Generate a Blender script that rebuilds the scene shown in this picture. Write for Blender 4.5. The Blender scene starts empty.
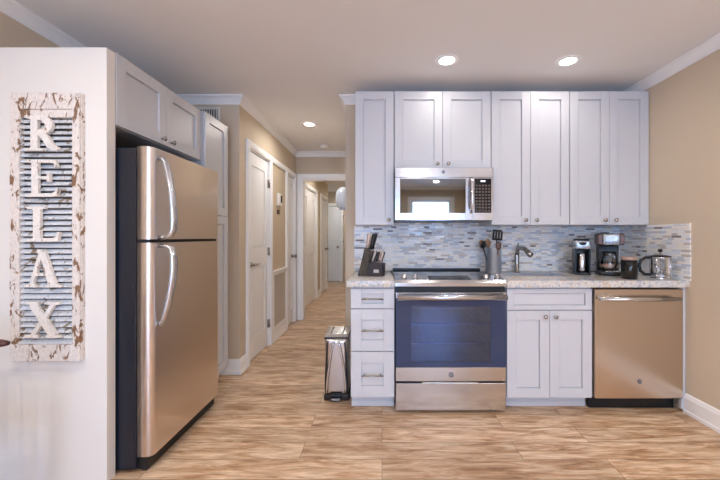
import bpy, bmesh, math, random
from mathutils import Vector, Matrix
random.seed(7)
PI = math.pi
S = bpy.context.scene
COL = S.collection

# ------------------------------------------------------------------ camera, world, light, exposure
cam_d = bpy.data.cameras.new('camera'); cam = bpy.data.objects.new('camera', cam_d); COL.objects.link(cam)
cam.location = (0, 0, 1.21); cam.rotation_euler = (PI/2, 0, 0)
cam_d.sensor_width = 36; cam_d.lens = 335/720*36
cam_d.shift_x = -22/720; cam_d.shift_y = -3/720; cam_d.clip_start = 0.05
S.camera = cam
S.view_settings.view_transform = 'Standard'; S.view_settings.look = 'None'
S.view_settings.gamma = 1; S.view_settings.use_curve_mapping = False
S.view_settings.exposure = 0.96
world = bpy.data.worlds.new('world'); S.world = world; world.use_nodes = True
wn = world.node_tree.nodes; wl = world.node_tree.links
bg = wn['Background']
sky = wn.new('ShaderNodeTexSky'); sky.sky_type = 'HOSEK_WILKIE'; sky.sun_direction = (0.4, 0.5, 0.75); sky.turbidity = 3
wl.new(sky.outputs[0], bg.inputs[0]); bg.inputs[1].default_value = 0.9

def area_light(name, loc, rot, sx, sy, power, color):
    l = bpy.data.lights.new(name, 'AREA'); l.shape = 'RECTANGLE'; l.size = sx; l.size_y = sy
    l.energy = power; l.color = color
    o = bpy.data.objects.new(name, l); COL.objects.link(o); o.location = loc; o.rotation_euler = rot
    return o
RY = -3.2      # inner face of the rear wall
DAY = (0.38, 0.60, 1.0)
area_light('daylight_sliding_door', (-0.75, RY-0.22, 1.10), (PI/2, 0, 0), 2.1, 2.05, 62, DAY)
area_light('daylight_window', (1.22, RY-0.22, 1.5), (PI/2, 0, 0), 1.0, 1.2, 34, DAY)
sd = bpy.data.lights.new('sun', 'SUN'); sd.energy = 75; sd.angle = math.radians(1.0); sd.color = (1.0, 0.95, 0.88)
so = bpy.data.objects.new('sun', sd); COL.objects.link(so); so.location = (2, -6, 6)
so.rotation_euler = Vector((-0.12, 0.62, -0.78)).to_track_quat('-Z', 'Y').to_euler()
CAN_W = 8.5
CAN_COL = (1.0, 0.91, 0.81)

# ------------------------------------------------------------------ material helpers
def lin(c):
    return tuple((v/12.92 if v <= 0.04045 else ((v+0.055)/1.055)**2.4) for v in c)
def rgb(r, g, b): return lin((r/255, g/255, b/255)) + (1,)

def mat(name, col, rough=0.5, metal=0.0, **kw):
    m = bpy.data.materials.new(name); m.use_nodes = True
    b = m.node_tree.nodes['Principled BSDF']
    b.inputs['Base Color'].default_value = col
    b.inputs['Roughness'].default_value = rough
    b.inputs['Metallic'].default_value = metal
    for k, v in kw.items(): b.inputs[k.replace('_', ' ')].default_value = v
    return m
def nodes(m): return m.node_tree.nodes, m.node_tree.links, m.node_tree.nodes['Principled BSDF']
def coords(m, scale=(1, 1, 1), swz=None, rot=(0, 0, 0)):
    n, l, b = nodes(m)
    tc = n.new('ShaderNodeTexCoord'); out = tc.outputs['Object']
    if swz:
        sp = n.new('ShaderNodeSeparateXYZ'); cb = n.new('ShaderNodeCombineXYZ'); l.new(out, sp.inputs[0])
        for i, a in enumerate(swz):
            if a is not None: l.new(sp.outputs[a], cb.inputs[i])
        out = cb.outputs[0]
    mp = n.new('ShaderNodeMapping'); mp.inputs['Scale'].default_value = scale; mp.inputs['Rotation'].default_value = rot
    l.new(out, mp.inputs[0]); return mp.outputs[0]
def noise(m, vec, scale, detail=4, rough=0.5, dist=0):
    n, l, b = nodes(m); t = n.new('ShaderNodeTexNoise')
    t.inputs['Scale'].default_value = scale; t.inputs['Detail'].default_value = detail
    t.inputs['Roughness'].default_value = rough; t.inputs['Distortion'].default_value = dist
    l.new(vec, t.inputs['Vector']); return t.outputs['Fac']
def ramp(m, fac, stops, mode='LINEAR'):
    n, l, b = nodes(m); r = n.new('ShaderNodeValToRGB'); r.color_ramp.interpolation = mode
    e = r.color_ramp.elements
    while len(e) < len(stops): e.new(0.5)
    for i, (p, c) in enumerate(stops): e[i].position = p; e[i].color = c if len(c) == 4 else tuple(c)+(1,)
    l.new(fac, r.inputs[0]); return r.outputs[0]
def mixc(m, fac, a, b_, mode='MIX'):
    n, l, b = nodes(m); x = n.new('ShaderNodeMix'); x.data_type = 'RGBA'; x.blend_type = mode
    for s, v in ((x.inputs[0], fac), (x.inputs[6], a), (x.inputs[7], b_)):
        if hasattr(v, 'is_linked') or hasattr(v, 'links'): l.new(v, s)
        else: s.default_value = v
    return x.outputs[2]
def bump(m, h, strength=0.2, dist=0.01):
    n, l, b = nodes(m); t = n.new('ShaderNodeBump'); t.inputs['Strength'].default_value = strength
    t.inputs['Distance'].default_value = dist; l.new(h, t.inputs['Height']); l.new(t.outputs[0], b.inputs['Normal'])
def setc(m, sock, name='Base Color'):
    n, l, b = nodes(m); l.new(sock, b.inputs[name])

def paint(name, col, rough=0.6, bs=0.05):
    m = mat(name, col, rough); v = coords(m); f = noise(m, v, 260, 3)
    bump(m, f, bs, 0.002); return m
M_wall = paint('wall_beige', rgb(209, 193, 170), 0.7, 0.15)
M_ceil = paint('ceiling_white', rgb(236, 235, 235), 0.85, 0.2)
M_trim = mat('trim_white', rgb(247, 247, 247), 0.35)
M_cab = mat('cabinet_white', rgb(206, 208, 214), 0.35)
M_panel = mat('panel_white', rgb(234, 231, 227), 0.25)
M_door = mat('door_white', rgb(243, 243, 244), 0.4)
M_black = mat('black_plastic', rgb(24, 25, 28), 0.35)
M_blackgloss = mat('black_gloss', rgb(14, 15, 18), 0.08)
M_kick = mat('kick_black', rgb(20, 20, 22), 0.5)
M_nickel = mat('nickel', rgb(175, 170, 165), 0.25, 1.0)
M_chrome = mat('chrome', rgb(215, 215, 220), 0.12, 1.0)
M_handle = mat('handle_steel', rgb(205, 208, 216), 0.22, 1.0)
def steel(name, col, rough, axis):
    m = mat(name, col, rough, 1.0)
    sc = [6, 6, 6]; sc = [0.8 if i == axis else 420 for i in range(3)]
    v = coords(m, tuple(sc)); f = noise(m, v, 1, 2); pass
    n, l, b = nodes(m); r = ramp(m, f, [(0.3, (rough-0.02,)*3), (0.7, (rough+0.03,)*3)]); l.new(r, b.inputs['Roughness'])
    return m
M_steelX = steel('brushed_steel', rgb(208, 208, 210), 0.18, 0)
M_steelZ = steel('brushed_steel_vertical', rgb(200, 195, 192), 0.24, 2)
M_fridge = mat('fridge_steel', rgb(226, 216, 210), 0.28, 1.0)
M_dw = mat('dishwasher_steel', rgb(212, 198, 184), 0.27, 1.0)
M_fside = mat('fridge_side', rgb(26, 31, 43), 0.22)
v = coords(M_fside); bump(M_fside, noise(M_fside, v, 300, 2), 0.4, 0.002)

# floor: wood-look planks running across the room (along X)
M_floor = mat('plank_floor', rgb(170, 130, 95), 0.38)
n, l, b = nodes(M_floor)
v = coords(M_floor)
br = n.new('ShaderNodeTexBrick'); l.new(v, br.inputs[0])
br.inputs['Color1'].default_value = (0, 0, 0, 1); br.inputs['Color2'].default_value = (1, 1, 1, 1)
br.inputs['Mortar'].default_value = (0.5, 0.5, 0.5, 1)
br.inputs['Scale'].default_value = 1; br.inputs['Brick Width'].default_value = 1.22; br.inputs['Row Height'].default_value = 0.152
br.inputs['Mortar Size'].default_value = 0.0012; br.offset = 0.37; br.offset_frequency = 2
sp = n.new('ShaderNodeSeparateColor'); l.new(br.outputs['Color'], sp.inputs[0])
ad = n.new('ShaderNodeVectorMath'); ad.operation = 'MULTIPLY_ADD'
cb = n.new('ShaderNodeCombineXYZ'); 
for i in range(3): l.new(sp.outputs[0], cb.inputs[i])
l.new(cb.outputs[0], ad.inputs[0]); ad.inputs[1].default_value = (7.3, 3.1, 5); l.new(v, ad.inputs[2])
mp = n.new('ShaderNodeMapping'); mp.inputs['Scale'].default_value = (1.9, 11, 1); l.new(ad.outputs[0], mp.inputs[0])
g1 = noise(M_floor, mp.outputs[0], 2.2, 8, 0.62, 0.6)
mp2 = n.new('ShaderNodeMapping'); mp2.inputs['Scale'].default_value = (4, 48, 1); l.new(ad.outputs[0], mp2.inputs[0])
g2 = noise(M_floor, mp2.outputs[0], 2.0, 5, 0.6)
c1 = ramp(M_floor, g1, [(0.29, rgb(138, 98, 70)), (0.43, rgb(192, 156, 122)), (0.55, rgb(218, 192, 164)), (0.72, rgb(238, 219, 194))])
c2 = ramp(M_floor, g2, [(0.3, (0.70, 0.65, 0.60)), (0.58, (1.08, 1.06, 1.03))])
c3 = mixc(M_floor, 0.8, c1, c2, 'MULTIPLY')
c4 = ramp(M_floor, sp.outputs[0], [(0, (0.86, 0.84, 0.82)), (1, (1.08, 1.08, 1.08))])
c5 = mixc(M_floor, 1.0, c3, c4, 'MULTIPLY')
c6 = mixc(M_floor, br.outputs['Fac'], c5, rgb(96, 68, 48))
setc(M_floor, c6); bump(M_floor, g2, 0.12, 0.003)

# mosaic of thin glass and stone strips
def mosaic(name, swz):
    m = mat(name, (1, 1, 1, 1), 0.22); n, l, b = nodes(m)
    v = coords(m, swz=swz)
    br = n.new('ShaderNodeTexBrick'); l.new(v, br.inputs[0])
    br.inputs['Color1'].default_value = (0, 0, 0, 1); br.inputs['Color2'].default_value = (1, 1, 1, 1)
    br.inputs['Mortar'].default_value = (0.5, 0.5, 0.5, 1); br.inputs['Scale'].default_value = 1
    br.inputs['Brick Width'].default_value = 0.078; br.inputs['Row Height'].default_value = 0.0165
    br.inputs['Mortar Size'].default_value = 0.0011; br.offset = 0.37; br.offset_frequency = 3
    br.squash = 0.62; br.squash_frequency = 2
    sp = n.new('ShaderNodeSeparateColor'); l.new(br.outputs['Color'], sp.inputs[0])
    r = ramp(m, sp.outputs[0], [(0, rgb(243, 241, 238)), (0.2, rgb(220, 225, 232)), (0.34, rgb(236, 231, 222)), (0.48, rgb(190, 198, 210)),
                                (0.6, rgb(238, 238, 238)), (0.76, rgb(200, 192, 186)), (0.86, rgb(228, 232, 238)), (0.93, rgb(128, 124, 126)), (0.975, rgb(222, 222, 224))], 'CONSTANT')
    x = mixc(m, br.outputs['Fac'], r, rgb(206, 206, 206)); setc(m, x)
    rr = ramp(m, sp.outputs[0], [(0, (.12,)*3), (0.3, (.4,)*3), (0.6, (.15,)*3), (0.8, (.45,)*3)], 'CONSTANT'); l.new(rr, b.inputs['Roughness'])
    iv = n.new('ShaderNodeInvert'); l.new(br.outputs['Fac'], iv.inputs[1]); bump(m, iv.outputs[0], 0.3, 0.001)
    return m
M_mosaic = mosaic('mosaic_tile', (0, 2, None)); M_mosaicR = mosaic('mosaic_tile_side', (1, 2, None))

# speckled granite
M_granite = mat('granite', (1, 1, 1, 1), 0.12)
v = coords(M_granite); a = noise(M_granite, v, 60, 6, 0.7); a2 = noise(M_granite, v, 9, 4, 0.6, 1.2)
ca = ramp(M_granite, a, [(0.32, rgb(112, 114, 124)), (0.42, rgb(206, 206, 208)), (0.55, rgb(238, 236, 232)), (0.68, rgb(216, 204, 188))])
cb_ = ramp(M_granite, a2, [(0.35, rgb(196, 206, 224)), (0.5, rgb(244, 242, 240)), (0.66, rgb(232, 216, 194))])
setc(M_granite, mixc(M_granite, 0.8, ca, cb_, 'MULTIPLY'))

# peeling white paint over brown wood
def distressed(name, paintc, woodc, th):
    m = mat(name, paintc, 0.75); n, l, b = nodes(m)
    v = coords(m, (1, 1, 0.45)); f = noise(m, v, 26, 7, 0.65, 0.8); f2 = noise(m, v, 120, 3, 0.6)
    w = ramp(m, f2, [(0.3, woodc), (0.7, tuple(min(1, c*1.9) for c in woodc[:3]))])
    r = ramp(m, f, [(th, (1, 1, 1)), (th+0.03, (0, 0, 0))])
    p = ramp(m, f2, [(0.3, tuple(c*0.82 for c in paintc[:3])), (0.6, paintc)])
    setc(m, mixc(m, r, p, w)); bump(m, f, 0.5, 0.004); return m
M_dist = distressed('peeling_paint', rgb(232, 224, 218), rgb(112, 84, 62), 0.425)
M_letter = distressed('letter_paint', rgb(240, 234, 228), rgb(140, 120, 104), 0.36)
M_louver = distressed('louver_paint', rgb(220, 224, 230), rgb(124, 110, 94), 0.40)

M_shback = mat('shutter_back', rgb(84, 74, 64), 0.8)
M_glow = mat('lamp_diffuser', (1, 1, 1, 1), 0.4, Emission_Color=(1.0, 0.95, 0.9, 1), Emission_Strength=6)
def arch_glass(name, tint, gloss=0.12, rough=0.02, gcol=(1, 1, 1, 1)):
    m = bpy.data.materials.new(name); m.use_nodes = True; n = m.node_tree.nodes; l = m.node_tree.links
    n.clear(); o = n.new('ShaderNodeOutputMaterial'); t = n.new('ShaderNodeBsdfTransparent'); g = n.new('ShaderNodeBsdfGlossy'); x = n.new('ShaderNodeMixShader')
    fr = n.new('ShaderNodeFresnel'); fr.inputs[0].default_value = 1.5
    ma = n.new('ShaderNodeMath'); ma.operation = 'ADD'; ma.inputs[1].default_value = gloss; l.new(fr.outputs[0], ma.inputs[0]); ma.use_clamp = True
    t.inputs[0].default_value = tint; g.inputs[0].default_value = gcol; g.inputs['Roughness'].default_value = rough
    l.new(ma.outputs[0], x.inputs[0]); l.new(t.outputs[0], x.inputs[1]); l.new(g.outputs[0], x.inputs[2]); l.new(x.outputs[0], o.inputs[0]); return m
M_window = arch_glass('window_glass', (0.97, 0.98, 0.98, 1), 0.02)
M_oven = arch_glass('oven_glass_reflected_blue', (0.36, 0.44, 0.68, 1), 0.15, 0.08, (0.45, 0.62, 1, 1))  # blue reflection of the daylit room is put into tint and gloss colour
M_microglass = arch_glass('microwave_glass', (0.06, 0.07, 0.08, 1), 0.22, 0.03, (0.9, 0.95, 1, 1))
M_clear = arch_glass('clear_glass', (0.86, 0.9, 0.92, 1), 0.08)
M_smoke = arch_glass('smoke_glass', (0.16, 0.14, 0.14, 1), 0.10)
M_frost = mat('frosted_glass', rgb(222, 232, 245), 0.25, 0.0, Transmission_Weight=0.35)
M_oveninside = mat('oven_inside', rgb(60, 68, 96), 0.5)
M_coffee = mat('coffee', rgb(40, 24, 16), 0.3)
M_woodblock = mat('dark_walnut', rgb(58, 50, 42), 0.4)
v = coords(M_woodblock, (30, 30, 4)); setc(M_woodblock, ramp(M_woodblock, noise(M_woodblock, v, 2, 4), [(0.3, rgb(44, 38, 32)), (0.7, rgb(82, 72, 58))]))
M_blockfront = mat('knife_block_front', rgb(44, 38, 44), 0.45)
M_bronze = mat('knife_handle_metal', rgb(206, 186, 174), 0.35, 0.6)
M_wood = mat('utensil_wood', rgb(150, 112, 84), 0.55)
M_chair = mat('mahogany', rgb(74, 38, 34), 0.3)
v = coords(M_chair, (4, 30, 30)); setc(M_chair, ramp(M_chair, noise(M_chair, v, 2, 4), [(0.3, rgb(60, 28, 26)), (0.7, rgb(92, 50, 42))]))
M_copper = mat('copper_lid', rgb(176, 150, 138), 0.35, 0.5)
M_satin = mat('satin_steel', rgb(198, 204, 214), 0.38, 0.75)
M_badge = mat('badge_grey', rgb(120, 124, 132), 0.3, 0.8)
M_white = mat('white_plastic', rgb(236, 234, 230), 0.35)
M_vent = mat('vent_white', rgb(222, 220, 214), 0.5)
M_grille = mat('grille_beige', rgb(206, 194, 182), 0.5)
M_dark = mat('dark_void', rgb(40, 38, 36), 0.8)
M_silverbox = mat('silver_plastic', rgb(170, 176, 186), 0.25, 0.7)
M_brownpl = mat('brown_plastic', rgb(96, 66, 54), 0.35)
M_ring = mat('burner_marking', rgb(90, 92, 98), 0.15)
M_cooktop = mat('cooktop_glass', rgb(30, 31, 34), 0.07, Specular_IOR_Level=0.9)

# ------------------------------------------------------------------ mesh helpers
class MB:
    def __init__(s): s.bm = bmesh.new(); s.T = Matrix()
    def _add(s, verts, faces, smooth=False):
        vs = [s.bm.verts.new(s.T @ Vector(p)) for p in verts]
        for f in faces:
            try: fc = s.bm.faces.new([vs[i] for i in f]); fc.smooth = smooth
            except ValueError: pass
        return s
    def box(s, x0, x1, y0, y1, z0, z1, bev=0, seg=1):
        if x1 < x0: x0, x1 = x1, x0
        if y1 < y0: y0, y1 = y1, y0
        if z1 < z0: z0, z1 = z1, z0
        V = [(x0,y0,z0),(x1,y0,z0),(x1,y1,z0),(x0,y1,z0),(x0,y0,z1),(x1,y0,z1),(x1,y1,z1),(x0,y1,z1)]
        F = [(0,3,2,1),(4,5,6,7),(0,1,5,4),(1,2,6,5),(2,3,7,6),(3,0,4,7)]
        if not bev: return s._add(V, F)
        t = bmesh.new(); vs = [t.verts.new(p) for p in V]
        for f in F: t.faces.new([vs[i] for i in f])
        bmesh.ops.bevel(t, geom=t.edges[:], offset=bev, segments=seg, affect='EDGES', profile=0.5)
        t.verts.index_update()
        s._add([v.co[:] for v in t.verts], [[v.index for v in f.verts] for f in t.faces], seg > 1); t.free(); return s
    def lathe(s, prof, M=None, n=24, cap=True):
        """prof = [(r, z)...] around local Z; M places it"""
        M = M or Matrix(); V = []; F = []
        for r, z in prof:
            for k in range(n):
                a = 2*PI*k/n; V.append(M @ Vector((r*math.cos(a), r*math.sin(a), z)))
        for i in range(len(prof)-1):
            for k in range(n):
                F.append((i*n+k, i*n+(k+1) % n, (i+1)*n+(k+1) % n, (i+1)*n+k))
        if cap:
            if prof[0][0] > 1e-6: F.append(tuple(range(n-1, -1, -1)))
            if prof[-1][0] > 1e-6: F.append(tuple((len(prof)-1)*n+k for k in range(n)))
        return s._add(V, F, True)
    def tube(s, pts, r, n=10, flat=1.0, up=None):
        """sweep along points; r number or list; flat scales the second axis"""
        P = [Vector(p) for p in pts]; V = []; F = []
        R = r if isinstance(r, (list, tuple)) else [r]*len(P)
        u = None
        for i, p in enumerate(P):
            d = (P[min(i+1, len(P)-1)] - P[max(i-1, 0)]).normalized()
            if u is None:
                ref = Vector(up) if up else (Vector((0, 0, 1)) if abs(d.z) < 0.9 else Vector((1, 0, 0)))
                u = d.cross(ref).normalized()
            u = (u - d*u.dot(d)).normalized(); w = d.cross(u)
            for k in range(n):
                a = 2*PI*k/n; V.append(p + u*math.cos(a)*R[i] + w*math.sin(a)*R[i]*flat)
        for i in range(len(P)-1):
            for k in range(n): F.append((i*n+k, i*n+(k+1) % n, (i+1)*n+(k+1) % n, (i+1)*n+k))
        F.append(tuple(range(n-1, -1, -1))); F.append(tuple((len(P)-1)*n+k for k in range(n)))
        return s._add(V, F, True)
    def prism(s, poly, fn, d0, d1, smooth=False):
        """poly 2D points, fn(a,b,d)->xyz, extruded from d0 to d1"""
        n = len(poly); V = [fn(a, b, d0) for a, b in poly] + [fn(a, b, d1) for a, b in poly]
        F = [tuple(range(n-1, -1, -1)), tuple(range(n, 2*n))] + [(i, (i+1) % n, n+(i+1) % n, n+i) for i in range(n)]
        return s._add(V, F, smooth)
    def profile(s, prof, p0, p1, out, m0=0, m1=0):
        p0 = Vector(p0); p1 = Vector(p1); d = (p1-p0).normalized(); out = Vector(out); n = len(prof)
        V = [p0 + d*(m0*a) + out*a + Vector((0, 0, b)) for a, b in prof] + [p1 + d*(m1*a) + out*a + Vector((0, 0, b)) for a, b in prof]
        F = [tuple(range(n-1, -1, -1)), tuple(range(n, 2*n))] + [(i, (i+1) % n, n+(i+1) % n, n+i) for i in range(n)]
        return s._add(V, F)
    def build(s, name, m, parent=None, loc=None, rot=None, label=None):
        bmesh.ops.recalc_face_normals(s.bm, faces=s.bm.faces[:])
        me = bpy.data.meshes.new(name); s.bm.to_mesh(me); s.bm.free(); me.materials.append(m)
        o = bpy.data.objects.new(name, me); COL.objects.link(o)
        if loc: o.location = loc
        if rot: o.rotation_euler = rot
        if parent: o.parent = parent
        if label: o['label'] = label
        return o

def tag(o, label, cat, group=None, kind=None):
    o['label'] = label; o['category'] = cat
    if group: o['group'] = group
    if kind: o['kind'] = kind
    return o
def thing(name, label, cat, loc=(0, 0, 0), rz=0, group=None, kind=None):
    o = bpy.data.objects.new(name, None); COL.objects.link(o); o.empty_display_size = 0.1
    o.location = loc; o.rotation_euler = (0, 0, rz); return tag(o, label, cat, group, kind)
def struct(name, mb, m, label=None, parent=None):
    o = mb.build(name, m, parent)
    if not parent: o['kind'] = 'structure'; o['category'] = name.split('_')[0]
    if label: o['label'] = label
    return o
def axisY(x, y, z):     # lathe axis pointing to -Y
    return Matrix.Translation((x, y, z)) @ Matrix.Rotation(PI/2, 4, 'X')
def text(name, body, size, m, parent, loc, rot, extrude=0.0006):
    c = bpy.data.curves.new(name, 'FONT'); c.body = body; c.size = size; c.extrude = extrude
    c.align_x = 'CENTER'; c.align_y = 'CENTER'; c.materials.append(m)
    tmp = bpy.data.objects.new('tmp', c); me = bpy.data.meshes.new_from_object(tmp); me.name = name; bpy.data.objects.remove(tmp); bpy.data.curves.remove(c)
    o = bpy.data.objects.new(name, me); COL.objects.link(o); o.parent = parent; o.location = loc; o.rotation_euler = rot; return o
def copy_tree(o, parent=None):
    c = o.copy(); COL.objects.link(c)
    if parent: c.parent = parent
    for ch in list(o.children): copy_tree(ch, c)
    return c

# ------------------------------------------------------------------ dimensions
CZ = 2.45                 # ceiling height
BY = 2.96                 # plane of the kitchen's back wall
XR, XL = 2.10, -1.98      # right and left walls
HX0, HX1 = -1.26, -0.323  # hallway
HY = 4.89                 # wall with the cased opening
EY = 9.2                  # far end of the hall
T = 0.12

# ------------------------------------------------------------------ setting
mb = MB(); mb.box(XL-1.2, XR+T, RY-T, EY+T, -0.1, 0); struct('floor', mb, M_floor, 'tan wood-look plank floor')
mb = MB(); mb.box(XL-1.2, XR+T, RY-T, EY+T, CZ, CZ+0.1); struct('ceiling', mb, M_ceil, 'smooth off-white ceiling')
mb = MB(); mb.box(HX1, XR, BY, BY+T, 0, CZ); struct('wall_back', mb, M_wall, 'beige wall behind the kitchen units')
mb = MB(); mb.box(XR, XR+T, RY-T, BY+T, 0, CZ); struct('wall_right', mb, M_wall, 'bare beige wall on the right')
mb = MB(); mb.box(XL-T, XL, RY-T, BY, 0, CZ); struct('wall_left', mb, M_wall, 'beige wall behind the refrigerator')
mb = MB(); mb.box(XL-T, HX0-T, BY, BY+T, 0, CZ); struct('wall_alcove', mb, M_wall, 'beige wall beside the pantry cabinet')
mb = MB(); mb.box(HX1, HX1+T, BY+T, EY, 0, CZ); struct('wall_hall_right', mb, M_wall, 'right side wall of the hallway')
mb = MB(); mb.box(XL-1.2, XR+T, EY, EY+T, 0, CZ); struct('wall_far', mb, M_wall, 'beige wall at the far end of the hallway')

def wall_y(name, x0, x1, y0, y1, openings, label):
    """wall running along Y with door openings (a0,a1,z1)"""
    mb = MB(); y = y0
    for a0, a1, z in openings:
        mb.box(x0, x1, y, a0, 0, CZ); mb.box(x0, x1, a0, a1, z, CZ); y = a1
    mb.box(x0, x1, y, y1, 0, CZ); struct(name, mb, M_wall, label)
D1 = (3.16, 3.74); D2 = (4.43, 4.785); DH = 2.055
wall_y('wall_hall_left', HX0-T, HX0, BY, HY, [(D1[0], D1[1], DH), (D2[0], D2[1], DH)], 'left side wall of the hallway with two white doors')
HX2 = -1.29
D3 = (5.22, 6.55); D4 = (7.05, 7.72)
wall_y('wall_hall_left_beyond', HX2-T, HX2, HY+T, 8.0, [(D3[0], D3[1], DH), (D4[0], D4[1], DH)], 'left wall of the hallway beyond the cased opening')
# header wall with cased opening
OX0, OX1 = -1.165, -0.37
mb = MB(); mb.box(HX0-T, OX0, HY, HY+T, 0, CZ); mb.box(OX1, HX1, HY, HY+T, 0, CZ); mb.box(OX0, OX1, HY, HY+T, DH, CZ)
struct('wall_header', mb, M_wall, 'wall crossing the hallway with a white cased opening')
# rear wall with sliding door and window (behind the camera)
W1 = (-1.8, 0.3, 0.02, 2.1); W2 = (0.72, 1.72, 0.9, 2.13)
mb = MB(); y0, y1 = RY-T, RY
mb.box(XL, W1[0], y0, y1, 0, CZ); mb.box(W1[0], W1[1], y0, y1, W1[3], CZ); mb.box(W1[1], W2[0], y0, y1, 0, CZ)
mb.box(W2[0], W2[1], y0, y1, 0, W2[2]); mb.box(W2[0], W2[1], y0, y1, W2[3], CZ); mb.box(W2[1], XR, y0, y1, 0, CZ); mb.box(W1[0], W1[1], y0, y1, 0, W1[2])
struct('wall_rear', mb, M_wall, 'wall opposite the kitchen units with a glass door and a window')
def window(name, w, nx, nz, label):
    x0, x1, z0, z1 = w; r = thing(name, label, 'window', ((x0+x1)/2, RY-0.06, z0), 0, None, 'structure')
    hw = (x1-x0)/2; h = z1-z0; mb = MB()
    mb.box(-hw, -hw+.05, -.04, .04, 0, h); mb.box(hw-.05, hw, -.04, .04, 0, h); mb.box(-hw+.05, hw-.05, -.04, .04, h-.05, h); mb.box(-hw+.05, hw-.05, -.04, .04, 0, .05)
    for i in range(1, nx): x = -hw+2*hw*i/nx; mb.box(x-.03, x+.03, -.03, .03, .05, h-.05)
    for i in range(1, nz): z = h*i/nz; mb.box(-hw+.05, hw-.05, -.025, .025, z-.02, z+.02)
    mb.build('window_frame', M_trim, r)
    mb = MB(); mb.box(-hw+.04, hw-.04, -.004, .004, .04, h-.04); mb.build('pane', M_window, r)
    mb = MB(); k = .065
    mb.box(-hw-.08, -hw, k-.005, k+.015, -.02, h+.08); mb.box(hw, hw+.08, k-.005, k+.015, -.02, h+.08); mb.box(-hw, hw, k-.005, k+.015, h, h+.08); mb.build('casing', M_trim, r)
window('window_1', W1, 2, 1, 'tall white framed sliding glass door behind the viewer')
window('window_2', W2, 1, 2, 'white framed sash window behind the viewer')

# crown moulding
CR = [(a*.62, b*.78) for a, b in ((0, 0), (0.085, 0), (0.085, -0.012), (0.070, -0.020), (0.052, -0.028), (0.030, -0.052), (0.016, -0.070), (0.010, -0.078), (0.010, -0.09), (0, -0.09))]
def crown(name, p0, p1, out, m0, m1):
    mb = MB(); mb.profile(CR, p0, p1, out, m0, m1); struct(name, mb, M_trim, 'white crown moulding')
crown('trim_1', (XL, RY, CZ), (XL, BY, CZ), (1, 0, 0), 1, -1)
crown('trim_2', (XL, BY, CZ), (HX0, BY, CZ), (0, -1, 0), 1, 1)
crown('trim_3', (HX0, BY, CZ), (HX0, HY, CZ), (1, 0, 0), -1, -1)
crown('trim_4', (HX0, HY, CZ), (HX1, HY, CZ), (0, -1, 0), 1, -1)
crown('trim_5', (HX1, BY, CZ), (HX1, HY, CZ), (-1, 0, 0), -1, -1)
crown('trim_6', (HX1, BY, CZ), (XR, BY, CZ), (0, -1, 0), -1, -1)
crown('trim_7', (XR, RY, CZ), (XR, BY, CZ), (-1, 0, 0), 1, -1)
crown('trim_8', (XL, RY, CZ), (XR, RY, CZ), (0, 1, 0), 1, -1)
# baseboards
BB = [(a, b*1.12) for a, b in ((0, 0), (0.022, 0), (0.022, 0.018), (0.015, 0.024), (0.015, 0.092), (0.010, 0.104), (0.006, 0.115), (0, 0.118))]
def baseb(name, segs):
    mb = MB()
    for p0, p1, out, m0, m1 in segs: mb.profile(BB, p0, p1, out, m0, m1)
    struct(name, mb, M_trim, 'white baseboard')
baseb('baseboard_right', [((XR, RY, 0), (XR, 2.315, 0), (-1, 0, 0), 1, 0)])
baseb('baseboard_alcove', [((-1.90, BY, 0), (HX0, BY, 0), (0, -1, 0), 0, 1)])
baseb('baseboard_hall_left', [((HX0, BY, 0), (HX0, D1[0]-.07, 0), (1, 0, 0), -1, 0), ((HX0, D1[1]+.07, 0), (HX0, D2[0]-.07, 0), (1, 0, 0), 0, 0)])
baseb('baseboard_hall_beyond', [((HX2, HY+T, 0), (HX2, D3[0]-.07, 0), (1, 0, 0), 0, 0), ((HX2, D3[1]+.07, 0), (HX2, D4[0]-.07, 0), (1, 0, 0), 0, 0), ((HX2, D4[1]+.07, 0), (HX2, 8.0, 0), (1, 0, 0), 0, 1)])
baseb('baseboard_kitchen_end', [((HX1, BY, 0), (-0.22, BY, 0), (0, -1, 0), -1, 0)])
baseb('baseboard_left', [((XL, RY, 0), (XL, 1.644, 0), (1, 0, 0), 1, 0)])

# doors along a wall facing +X: local x runs along +Y, local -y faces the hall
def panel_leaf(w, h, t, rects, q=.014):
    """door slab whose face (-y) has sunken panels"""
    mb = MB(); mb.box(0, w, q, t, 0, h)
    xs = sorted({0, w} | {r[0] for r in rects} | {r[1] for r in rects}); zs = sorted({0, h} | {r[2] for r in rects} | {r[3] for r in rects})
    for i in range(len(xs)-1):
        for j in range(len(zs)-1):
            cx, cz = (xs[i]+xs[i+1])/2, (zs[j]+zs[j+1])/2
            if any(r[0] < cx < r[1] and r[2] < cz < r[3] for r in rects): continue
            mb.box(xs[i], xs[i+1], 0, q, zs[j], zs[j+1])
    for r in rects: mb.box(r[0]+.022, r[1]-.022, 0.003, q+.001, r[2]+.022, r[3]-.022, 0.005)
    return mb
def casing_mb(w, h, c=0.07, g=0.0):
    mb = MB()
    mb.box(-c, 0, -.018, 0, 0, h+c, .004); mb.box(w, w+c, -.018, 0, 0, h+c, .004); mb.box(0, w, -.018, 0, h, h+c, .004)
    mb.box(-c+.012, -.012, -.024, -.018, 0, h+c-.012, .003); mb.box(w+.012, w+c-.012, -.024, -.018, 0, h+c-.012, .003); mb.box(-.012, w+.012, -.024, -.018, h+.012, h+c-.012, .003)
    mb.box(0, .012, 0, .1, 0, h); mb.box(w-.012, w, 0, .1, 0, h); mb.box(.012, w-.012, 0, .1, h-.012, h)
    return mb
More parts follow.
